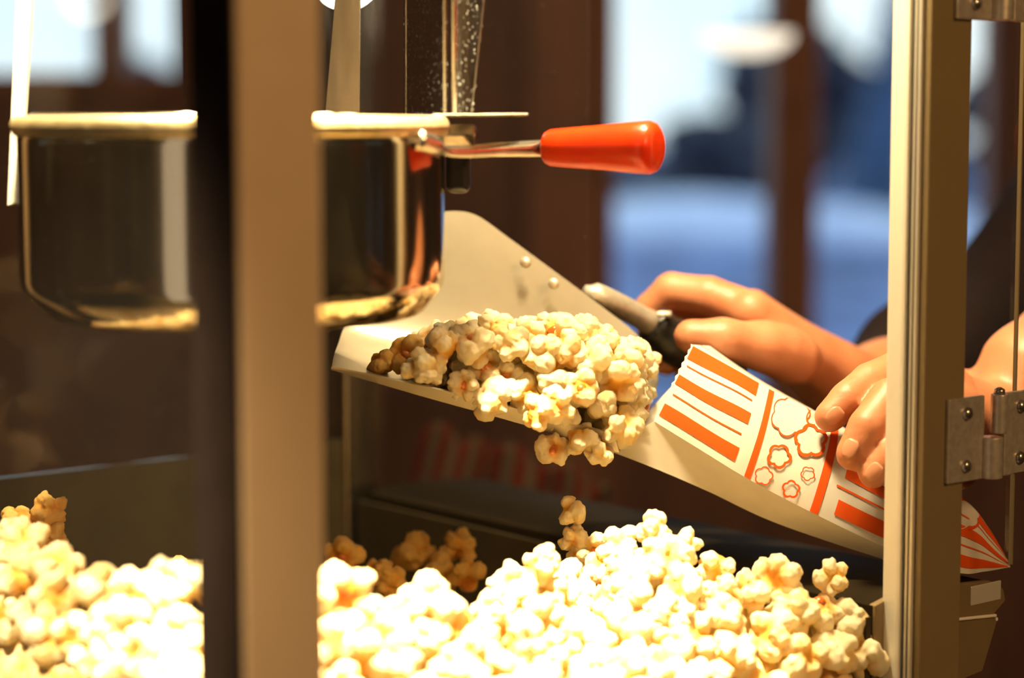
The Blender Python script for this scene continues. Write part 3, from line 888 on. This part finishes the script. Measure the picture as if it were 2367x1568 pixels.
HULL = [make_hull(i, KER[i][1]) for i in range(9)]

placed = []
def kernel(p, label, group, scale=1.0, k=None, rot=None, hull=False, cat='popcorn', face_cam=False):
    k = random.randrange(9) if k is None else k
    o = bpy.data.objects.new('popcorn_kernel', (KER_SHADE if any(q in label for q in ('golden', 'amber kernel', 'brown', 'olive', 'leftmost')) else KER)[k][0]); COL.objects.link(o)
    o.location = Vector(p)
    if face_cam:
        d = Vector(EYE - np.asarray(p)).normalized()
        q = Vector(KER[k][1]).rotation_difference(d)
        o.rotation_mode = 'QUATERNION'; o.rotation_quaternion = q
    else:
        o.rotation_euler = rot or (random.random() * 6.28, random.random() * 6.28, random.random() * 6.28)
    o.scale = (scale,) * 3
    tag(o, label, cat, group)
    if hull:
        h = bpy.data.objects.new('hull', HULL[k]); COL.objects.link(h); h.parent = o
    placed.append(np.asarray(p))
    return o

# --- popcorn in the scoop: distinct kernels first
SG = 'popcorn in the scoop'
kernel(P(1122, 852, .972), 'popped kernel with an open heart-shaped amber hull near the middle of the scoop', None, 1.05, 1, hull=True, face_cam=True)
kernel(P(1170, 868, .972), 'smaller open kernel showing amber hull, just right of the heart-shaped one', None, .8, 3, hull=True, face_cam=True)
kernel(P(940, 825, .985), 'golden kernel with two amber hull spots at the left end of the scooped heap', None, 1.1, 4, hull=True, face_cam=True)
kernel(P(880, 838, .985), 'pale brown kernel lying leftmost in the scoop', None, .85, 5)
kernel(P(1070, 890, .966), 'open rim kernel resting on the front lip of the scoop', None, .8, 2, hull=True, face_cam=True)
kernel(P(1278, 1040, .972), 'kernel with an amber mouth hanging lowest below the scoop lip', None, .95, 6, hull=True, face_cam=True)
kernel(P(1340, 1012, .972), 'white kernel hanging below the scoop lip between two others', None, 1.0, 7)
kernel(P(1384, 1040, .974), 'white kernel dangling at the right end below the scoop lip', None, .85, 0)
kernel(P(1240, 958, .958), 'bright white kernel spilling over the scoop front lip', None, 1.05, 8)
kernel(P(1285, 935, .956), 'bright white kernel just above the lip, beside the spilling one', None, .95, 2)
kernel(P(1345, 900, .960), 'open kernel showing amber at the right of the scoop', None, .95, 1, hull=True, face_cam=True)
kernel(P(1155, 768, 1.03), 'kernel with dark amber spot on top of the scooped heap', None, .95, 4, hull=True, face_cam=True)
def row_at(t):
    x = t * (NS - 1); i = min(int(x), NS - 2); f = x - i
    return [rows[k][i] * (1 - f) + rows[k][i + 1] * f for k in (1, 2, 3, 4)]
cnt = 0
cand = []
for _ in range(9000):
    t = random.uniform(.30, 1.02); w_ = random.random()
    r_ = row_at(min(t, 1.0))
    base = spline(r_, 9)[min(8, int(w_ * 8.99))]
    hmax = np.interp(t, [.30, .40, .6, .85, 1.02], [.006, .022, .034, .040, .034]) * (1 - .35 * abs(w_ - .6))
    hgt = .006 + random.random() ** .7 * hmax
    p = base + Zv * hgt + (rows[1][-1] - rows[1][-2]) / np.linalg.norm(rows[1][-1] - rows[1][-2]) * max(0, t - 1) * .1
    q, d = proj(p)
    if not (978 < q[0] < 1512): continue
    topl = np.interp(q[0], [960, 990, 1060, 1160, 1290, 1330, 1440, 1500, 1515], [850, 800, 775, 768, 765, 768, 800, 850, 905])
    if q[1] < topl: continue
    lipl = np.interp(q[0], [960, 1200, 1420, 1515], [884, 950, 1000, 965])
    if q[1] > lipl: continue
    if w_ > .9 and hgt > .02: continue
    cand.append((p, hgt))
# prefer kernels near the top/front of the heap so the visible layer is dense
cand.sort(key=lambda c: proj(c[0])[1] - .8 * c[1])
for p, hgt in cand:
    if all(np.linalg.norm(p - q) > .0122 for q in placed):
        kernel(p, 'white popped kernel in the heap filling the metal scoop', SG, random.uniform(.95, 1.25), hull=random.random() < .25)
        cnt += 1
    if cnt >= 95: break
print('scoop kernels', cnt)

# --- popcorn heap in the machine
crest = np.array([(-110, 1240, .97), (0, 1236, .93), (100, 1228, .90), (200, 1325, .88), (290, 1305, .86), (430, 1315, .86), (520, 1330, .86), (650, 1330, .86),
    (750, 1318, .83), (830, 1385, .85), (950, 1350, .87), (1080, 1392, .89), (1150, 1345, .91), (1220, 1298, .92), (1330, 1312, .965), (1400, 1268, .965),
    (1480, 1222, .95), (1580, 1248, .945), (1700, 1292, .945), (1800, 1315, .95), (1930, 1342, .955), (1975, 1425, .955), (2020, 1500, .955), (2070, 1560, .955), (2120, 1640, .96)])
def glass_depth(px):
    k = (px - CX) / F
    # right-hand pane:  A + s u ;  left-hand pane: A + s v
    dirs = u2 if px > 552 else v2
    s = (k * A[1] - A[0]) / (dirs[0] - k * dirs[1])
    return A[1] + s * dirs[1]
def heap_pt(px, w_, drop=0.0):
    cy = np.interp(px, crest[:, 0], crest[:, 1]) + 34; cd = np.interp(px, crest[:, 0], crest[:, 2])
    gd = glass_depth(px) + .030
    gd = min(gd, cd - .012)
    y = cy + (1740 - cy) * w_; d = cd + (gd - cd) * w_
    p = P(px, y, d); p[2] -= drop
    return p
HG = 'popcorn heap at the bottom of the machine'
hp = []
def free(p, rmin): return all(np.linalg.norm(p - q) > rmin for q in hp)
# distinct kernels of the heap
for px, py, d, s_, k, lab in (
    (1318, 1185, .985, .95, 8, 'top kernel of the upright column standing on the heap under the scoop'),
    (1325, 1245, .985, .8, 2, 'lower kernel of the upright column standing on the heap under the scoop'),
    (1340, 1290, .985, .75, 0, 'small kernel at the foot of the upright column on the heap'),
    (1378, 1272, .985, .95, 3, 'sharp kernel beside the foot of the upright column, on its right'),
    (1505, 1222, .955, 1.0, 4, 'topmost kernel of the heap peak under the bag'),
    (1580, 1256, .95, .95, 5, 'second kernel of the heap peak, right of the topmost'),
    (1440, 1262, .955, 1.15, 7, 'large round kernel on the left slope of the heap peak'),
    (1245, 1315, .92, 1.05, 6, 'bright round kernel at the left foot of the heap peak'),
    (1925, 1340, .955, .95, 1, 'finger-shaped kernel sticking up at the right end of the heap'),
    (112, 1178, 1.0, .95, 2, 'golden kernel standing tallest at the far left of the heap'),
    (40, 1205, 1.0, .95, 4, 'golden kernel at the left picture edge, beside the tallest one'),
    (118, 1235, 1.0, .8, 0, 'golden kernel under the tallest one at the far left'),
    (140, 1280, 1.0, .85, 6, 'golden kernel lowest in the far-left column'),
    (172, 1312, .99, .55, 5, 'tiny golden kernel right of the far-left column'),
    (415, 1318, .97, .75, 3, 'golden kernel peeking over the heap next to the dark post'),
    (790, 1290, 1.06, 1.2, 3, 'blurred amber kernel right of the tan post, behind the white heap'),
    (870, 1325, 1.06, .95, 7, 'blurred golden kernel between the amber one and the tall golden pair'),
    (955, 1270, 1.08, 1.25, 0, 'golden kernel with two lobes at the rear of the heap below the scoop'),
    (1058, 1262, 1.08, 1.05, 2, 'golden finger-shaped kernel upright at the rear of the heap'),
    (1010, 1330, 1.07, 1.35, 5, 'golden kernel below the rear upright pair'),
    (985, 1385, 1.05, 1.1, 8, 'shadowed golden kernel lowest of the rear cluster'),
    (1080, 1330, 1.06, 1.1, 1, 'shadowed golden kernel right in the rear cluster'),
    (900, 1345, 1.05, 1.0, 6, 'shadowed golden kernel at the left of the rear cluster'),
    (2040, 1530, .985, 1.3, 6, 'dull olive kernel at the foot of the silver post'),
):
    p = P(px, py, d); hp.append(p)
    kernel(p, lab, None, s_, k, hull=lab.startswith('blurred amber') or k in (3,), face_cam=k in (3,))
n_h = 0
for att in range(14000):
    px = random.uniform(-70, 2105); w_ = random.random() ** 1.15
    if w_ < .04: w_ = 0.0
    p = heap_pt(px, w_)
    p = p + np.array([0, 0, random.uniform(-.004, .003)])
    q, d = proj(p)
    if q[1] > 1640: continue
    uu, vv = inv_uv(p)
    if uu < .024 or vv < .024 or uu > LU - .012: continue
    if 470 < q[0] < 715 and w_ > .2: continue
    if free(p, .0138):
        hp.append(p); n_h += 1
        kernel(p, 'bright white popped kernel in the heap along the bottom of the glass', HG, random.uniform(1.1, 1.45), hull=random.random() < .2)
    if n_h >= 205: break
print('heap kernels', n_h)
# body of the heap under the top layer
gx = np.linspace(-110, 2120, 150); gw = np.linspace(0, 1, 26)
vs = []; fs = []
for px in gx:
    col = []
    top = heap_pt(px, 0, .010)
    for k in (4, 3, 2, 1):                      # rear slope down to the deck
        q = top.copy(); q[1] += .018 * k; q[0] += .01 * k; q[2] = max(ZD + .001, q[2] - .006 * k - .004 * k * k)
        col.append(q)
    for ww in gw:
        q = heap_pt(px, ww, .013)
        q[2] += .0035 * mnoise.noise(Vector(q) * 110) + .003 * mnoise.noise(Vector(q) * 230)
        col.append(q)
    q = col[-1].copy(); q[2] = ZD + .001; col.append(q)
    for q in col:
        uu, vv = inv_uv(q)
        duu = min(max(uu, .020), LU - .018); dvv = min(max(vv, .018), LV - .025)
        q[:] = Q(duu, dvv, q[2]); q[2] = max(q[2], ZD + .001)
    vs += col
m_ = len(col)
fs = [(i * m_ + j, i * m_ + j + 1, (i + 1) * m_ + j + 1, (i + 1) * m_ + j) for i in range(len(gx) - 1) for j in range(m_ - 1)]
M['cornbed'] = pmat('popcorn_bed', (.94, .80, .48), .8, 0, noise=120, bump=.6, col2=(.80, .46, .10))
hb_ = from_pydata('popcorn_bed', vs, fs, M['cornbed'])
tag(hb_, 'deep bed of popcorn filling the bottom of the machine under the top kernels', 'popcorn', None, 'stuff')

# ------------------------------------------------------------------ counter and striped bags behind
ct = MB().frame_box(Q(-.10, -.09, .98), U * .80, V * 1.05, Zv * .04)
counter = ct.build('counter', M['counter'], None, bevel=.004)
tag(counter, 'dark counter under the popcorn machine', 'counter')
MB().frame_box(Q(-.06, -.05, 0), U * .70, V * .97, Zv * .98).build('cabinet_base', M['counter'], counter, bevel=.004)

def striped_sack(px, d, wpx, htop, label, tilt, nst, group='striped popcorn bags behind the machine'):
    c = P(px, 1290, d); c[2] = 1.02
    zt = float(P(px, htop, d)[2]); h = zt - c[2]
    w = wpx / F * d
    o = empty('popcorn_bag', c); tag(o, label, 'paper bag', group)
    vs = []; fs = []; mi = []
    nx, nz = nst * 4, 12
    for i in range(nx + 1):
        s = i / nx
        for j in range(nz + 1):
            t = j / nz
            ww = w * (.80 + .20 * t)
            topz = h * t + (.010 * abs(math.sin(s * math.pi * nst / 2)) if j == nz else 0) - .02 * s * t
            vs.append((c[0] + (s - .5) * ww + tilt * topz, c[1] - .022 * math.sin(math.pi * s) * (.4 + .6 * t) , c[2] + topz))
    for i in range(nx):
        for j in range(nz):
            fs.append((i * (nz + 1) + j, i * (nz + 1) + j + 1, (i + 1) * (nz + 1) + j + 1, (i + 1) * (nz + 1) + j))
            mi.append(1 if (i // 2) % 2 == 0 and j > 1 else 0)
    from_pydata('front_panel', vs, fs, [M['dimpaper'], M['redprint']], o, midx=mi)
    vs2 = [(x, c[1] + .02 + .3 * (c[1] - y), z) for x, y, z in vs]
    from_pydata('back_panel', vs2, fs, [M['dimpaper'], M['redprint']], o, midx=mi)
    return o
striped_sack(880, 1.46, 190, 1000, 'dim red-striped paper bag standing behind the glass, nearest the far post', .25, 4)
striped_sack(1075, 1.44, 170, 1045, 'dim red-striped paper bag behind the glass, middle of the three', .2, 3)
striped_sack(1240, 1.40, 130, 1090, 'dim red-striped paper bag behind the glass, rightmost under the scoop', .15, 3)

# ------------------------------------------------------------------ person
person = empty('person', (.52, 1.38, 0)); tag(person, 'person in a dark shirt tipping the scoop and holding the striped bag', 'person')
sh_c = np.array([.50, 1.36, 1.40])
fdir = np.array([-u2[0], -u2[1], 0]); ldir = np.array([u2[1], -u2[0], 0])
shR = P(2590, 420, 1.50); shL = shR + ldir * .36; shL[2] = shR[2] + .01
B = SDF((.02, .93, 1.17), (.80, 1.66, 1.74), .0018)
def rp_m(rpx, d): return rpx / F * d
# right hand (far): closed on the black grip
def finger(pts, rp, k=.0016):
    B.chain([P(*q) for q in pts], [rp_m(r, q[2]) for r, q in zip(rp, pts)], k)
W = (1935, 880, 1.135)
for kn, r1 in (((1735, 722, 1.100), 52), ((1738, 718, 1.125), 50), ((1748, 728, 1.150), 48), ((1768, 750, 1.172), 44)):
    B.cone(P(*W), P(*kn), rp_m(60, 1.13), rp_m(r1, kn[2]), .012)
finger([(1735, 722, 1.104), (1640, 684, 1.110), (1552, 672, 1.117), (1502, 716, 1.122), (1508, 790, 1.120)], [50, 45, 42, 37, 32])
finger([(1738, 718, 1.128), (1572, 690, 1.134), (1520, 765, 1.136), (1540, 838, 1.112)], [46, 41, 37, 32])
finger([(1748, 728, 1.150), (1600, 712, 1.152), (1560, 792, 1.150), (1590, 862, 1.122)], [44, 38, 35, 30])
finger([(1768, 750, 1.172), (1640, 738, 1.172), (1610, 812, 1.166), (1640, 872, 1.136)], [40, 34, 31, 27])
B.cone(P(*W), P(1800, 806, 1.078), rp_m(58, 1.13), rp_m(56, 1.08), .012)
finger([(1830, 830, 1.085), (1760, 800, 1.070), (1672, 786, 1.060), (1598, 778, 1.060)], [62, 54, 46, 41], .006)
elR = P(2300, 800, 1.36)
B.chain([P(*W), P(2050, 905, 1.175), P(2150, 860, 1.24), elR, shR], [rp_m(60, 1.13), .0265, .031, .038, .042], .01)
# left hand (near): three fingers pinching the bag
finger([(2165, 882, 1.014), (2080, 856, 1.007), (2012, 884, .997), (1960, 924, .988), (1918, 964, .985)], [50, 48, 46, 43, 37], .0014)
finger([(2185, 950, 1.000), (2120, 915, .990), (2058, 922, .979), (2006, 988, .970), (1970, 1050, .968)], [50, 50, 48, 46, 39], .0014)
finger([(2200, 1020, .995), (2160, 995, .982), (2112, 1004, .972), (2064, 1052, .964), (2018, 1097, .964)], [46, 45, 43, 40, 34], .0014)
finger([(2215, 1085, .99), (2180, 1075, .982), (2145, 1100, .976), (2112, 1140, .971), (2084, 1172, .970)], [40, 38, 36, 33, 28], .0014)
WL = (2330, 985, 1.055)
for kn, r1 in (((2165, 895, 1.012), 52), ((2172, 950, .997), 58), ((2185, 1010, .995), 56), ((2200, 1070, .997), 50)):
    B.cone(P(*WL), P(*kn), rp_m(72, 1.05), rp_m(r1, kn[2]), .012)
finger([(2290, 950, 1.06), (2200, 905, 1.075), (2110, 925, 1.078), (2035, 975, 1.072)], [60, 52, 46, 38], .006)
elL = P(2760, 640, 1.20)
B.chain([P(*WL), P(2400, 880, 1.06), P(2560, 760, 1.13), elL, shL], [rp_m(72, 1.05), .0285, .036, .040, .044], .01)
# shoulders, neck and head join the two arms into one body
neck0 = (shR + shL) / 2 + np.array([0, 0, .03]); 
B.cone(shR, shL, .05, .05, .02)
hc = neck0 + np.array([0, 0, .175]) + fdir * .025
B.cone(neck0, hc - Zv * .06, .055, .05, .02)
hc = np.minimum(hc, [.74, 1.6, 1.64])
B.ell(hc, (.072, .078, .095), .02)
B.ell(hc + fdir * .03 - Zv * .055, (.048, .048, .045), .03)
B.cone(hc + fdir * .074 + Zv * .012, hc + fdir * .094 - Zv * .022, .008, .012, .01)
for sg in (-1, 1):
    B.ell(hc + ldir * sg * .074 - Zv * .005, (.013, .016, .028), .006)
    B.ell(hc + fdir * .066 + ldir * sg * .030 + Zv * .012, (.012, .012, .010), .004)
B.cone(hc + fdir * .074 - Zv * .052 - ldir * .018, hc + fdir * .074 - Zv * .052 + ldir * .018, .007, .007, .006)
Vt, Fq = B.mesh()
del B
me = fast_mesh('body', Vt, Fq)
body = link('body', me, M['skin'], person)
sm = body.modifiers.new('smooth', 'SMOOTH'); sm.iterations = 5; sm.factor = .5
# fingernails of the near hand
def nail(tip, prev, rpx, wpx, side=0.0):
    t, p_ = P(*tip), P(*prev)
    ax = (t - p_) / np.linalg.norm(t - p_)
    view = EYE - t; view /= np.linalg.norm(view)
    nrm = view - ax * (view @ ax); nrm /= np.linalg.norm(nrm)
    sd = np.cross(ax, nrm); nrm = nrm * math.cos(side) + sd * math.sin(side); sd = np.cross(ax, nrm)
    r = rp_m(rpx, tip[2]); hw = rp_m(wpx, tip[2]); vs = []; fs = []
    ni, nj = 9, 9
    for i in range(ni):
        a = i / (ni - 1)
        for j in range(nj):
            b = -1 + 2 * j / (nj - 1)
            wv = hw * (1 - .55 * abs(2 * a - 1) ** 3.5)
            ang = b * wv / r
            vs.append(t + ax * (-.0022 + .0085 * a) + (nrm * math.cos(ang) + sd * math.sin(ang)) * (r * (1.01 - .26 * a ** 2.2)))
    for i in range(ni - 1):
        for j in range(nj - 1): fs.append((i * nj + j, i * nj + j + 1, (i + 1) * nj + j + 1, (i + 1) * nj + j))
    o = from_pydata('fingernail', vs, fs, M['nail'], person)
    s_ = o.modifiers.new('t', 'SOLIDIFY'); s_.thickness = .0006
nail((1924, 958, .9855), (1960, 924, .988), 38, 19, -.2)
nail((1976, 1040, .968), (2006, 988, .970), 40, 19, .3)
nail((2028, 1088, .964), (2064, 1052, .964), 35, 18, .1)
# shirt
S = SDF((.0, .85, .86), (.98, 1.85, 1.62), .005)
tc_ = (shR + shL) / 2
hip = np.array([tc_[0] + .02, tc_[1] + .02, .93])
for sg in (-.085, 0, .085):
    S.chain([hip + ldir * sg, hip + ldir * sg + Zv * .2, tc_ + ldir * sg * 1.2 - Zv * .06], [.105, .10, .10], .05)
S.cone(shR, shL, .062, .062, .03)
S.chain([shR, elR, P(2150, 862, 1.243), P(2062, 902, 1.19)], [.062, .052, .042, .031], .02)
S.chain([shL, elL + (shL - elL) * .02], [.064, .055], .02)
Vt, Fq = S.mesh(); del S
link('shirt', fast_mesh('shirt', Vt, Fq), M['shirt'], person)
S = SDF((.2, .95, .0), (1.0, 1.85, 1.0), .008)
for sg in (-.09, .09):
    S.chain([hip + ldir * sg, np.array([hip[0], hip[1], .50]) + ldir * sg + fdir * .02, np.array([hip[0], hip[1], .09]) + ldir * sg], [.10, .072, .055], .03)
S.cone(hip - ldir * .08 - Zv * .02, hip + ldir * .08 - Zv * .02, .108, .108, .03)
Vt, Fq = S.mesh(); del S
link('trousers', fast_mesh('trousers', Vt, Fq), M['trouser'], person)
for sg in (-.09, .09):
    c = np.array([hip[0], hip[1], .0]) + ldir * sg
    S = SDF(c - [.25, .25, .01], c + [.25, .25, .16], .006)
    S.chain([c - fdir * .05 + Zv * .042, c + fdir * .06 + Zv * .040, c + fdir * .16 + Zv * .032], [.040, .040, .030], .03)
    S.cone(c + Zv * .05, c + Zv * .11, .045, .048, .02)
    Vt, Fq = S.mesh()
    link('shoe', fast_mesh('shoe', Vt, Fq), M['black'], person)
S = SDF(hc - .13, hc + .16, .004)
S.ell(hc - fdir * .016 + Zv * .022, (.080, .084, .090), 0)
Vt, Fq = S.mesh()
keep = ((Vt - hc) @ fdir < .048) | ((Vt - hc)[:, 2] > .062)
Fq = Fq[keep[Fq].all(axis=1)]
link('hair', fast_mesh('hair', Vt, Fq), M['hair'], person)

# ------------------------------------------------------------------ lights
def area(name, loc, target, size, power, col, spread=180, shape='DISK'):
    l = bpy.data.lights.new(name, 'AREA'); l.shape = shape; l.size = size; l.energy = power; l.color = col
    l.spread = math.radians(spread)
    o = bpy.data.objects.new(name, l); COL.objects.link(o)
    o.location = Vector(loc)
    o.rotation_euler = (Vector(target) - Vector(loc)).to_track_quat('-Z', 'Y').to_euler()
    return o
def spot(name, loc, target, power, col, ang, blend=.5, r=.02):
    l = bpy.data.lights.new(name, 'SPOT'); l.energy = power; l.color = col; l.spot_size = math.radians(ang); l.spot_blend = blend; l.shadow_soft_size = r
    o = bpy.data.objects.new(name, l); COL.objects.link(o); o.location = Vector(loc)
    o.rotation_euler = (Vector(target) - Vector(loc)).to_track_quat('-Z', 'Y').to_euler()
    return o
WARM = (1.0, .78, .44)
spot('heap_spot', Q(.10, .05, ZT - .04), Q(.13, .075, 1.2), 215, WARM, 40, .7)
spot('heap_spot', Q(.05, .20, ZT - .04), Q(.05, .17, 1.2), 115, WARM, 38, .6)
spot('heap_fill_spot', (-.40, .28, 2.0), (-.165, .81, 1.25), 165, WARM, 17.5, .6)  # unseen spot added to brighten the left part of the heap
area('scoop_fill', Q(.28, .03, 1.66), P(980, 800, .99), .05, 1.0, WARM)  # added warm fill for the left end of the scoop
l_ = area('kettle_streak_light', (-.53, -.08, 1.36), (-.13, .83, 1.38), .22, .7, (1.0, .82, .62), shape='RECTANGLE'); l_.data.size_y = 1.6  # unseen strip light added for the bright streak on the kettle
area('roof_lamp', Q(.26, .10, ZT - .03), Q(.26, .14, 1.2), .07, 7.4, WARM)
area('warm_fill', (1.3, -.6, 2.3), (-.05, .75, 1.35), .5, 21, (1.0, .60, .26))  # unseen warm light added for the tan post faces and the bag
area('wall_fill', (.3, 1.9, 2.6), (.2, 3.2, 1.2), .4, 2.6, (1.0, .60, .34))  # unseen weak light added to lift the window wall

# ------------------------------------------------------------------ colour management and sampling aids
vs_ = sc.view_settings
vs_.view_transform = 'Standard'
vs_.look = 'None'
vs_.exposure = 0
cy = sc.cycles
cy.use_denoising = True
cy.caustics_reflective = False; cy.caustics_refractive = False
cy.use_adaptive_sampling = True; cy.adaptive_threshold = .06
cy.time_limit = 900
cy.max_bounces = 7; cy.diffuse_bounces = 2; cy.glossy_bounces = 3; cy.transmission_bounces = 4; cy.transparent_max_bounces = 12
cy.sample_clamp_indirect = 4
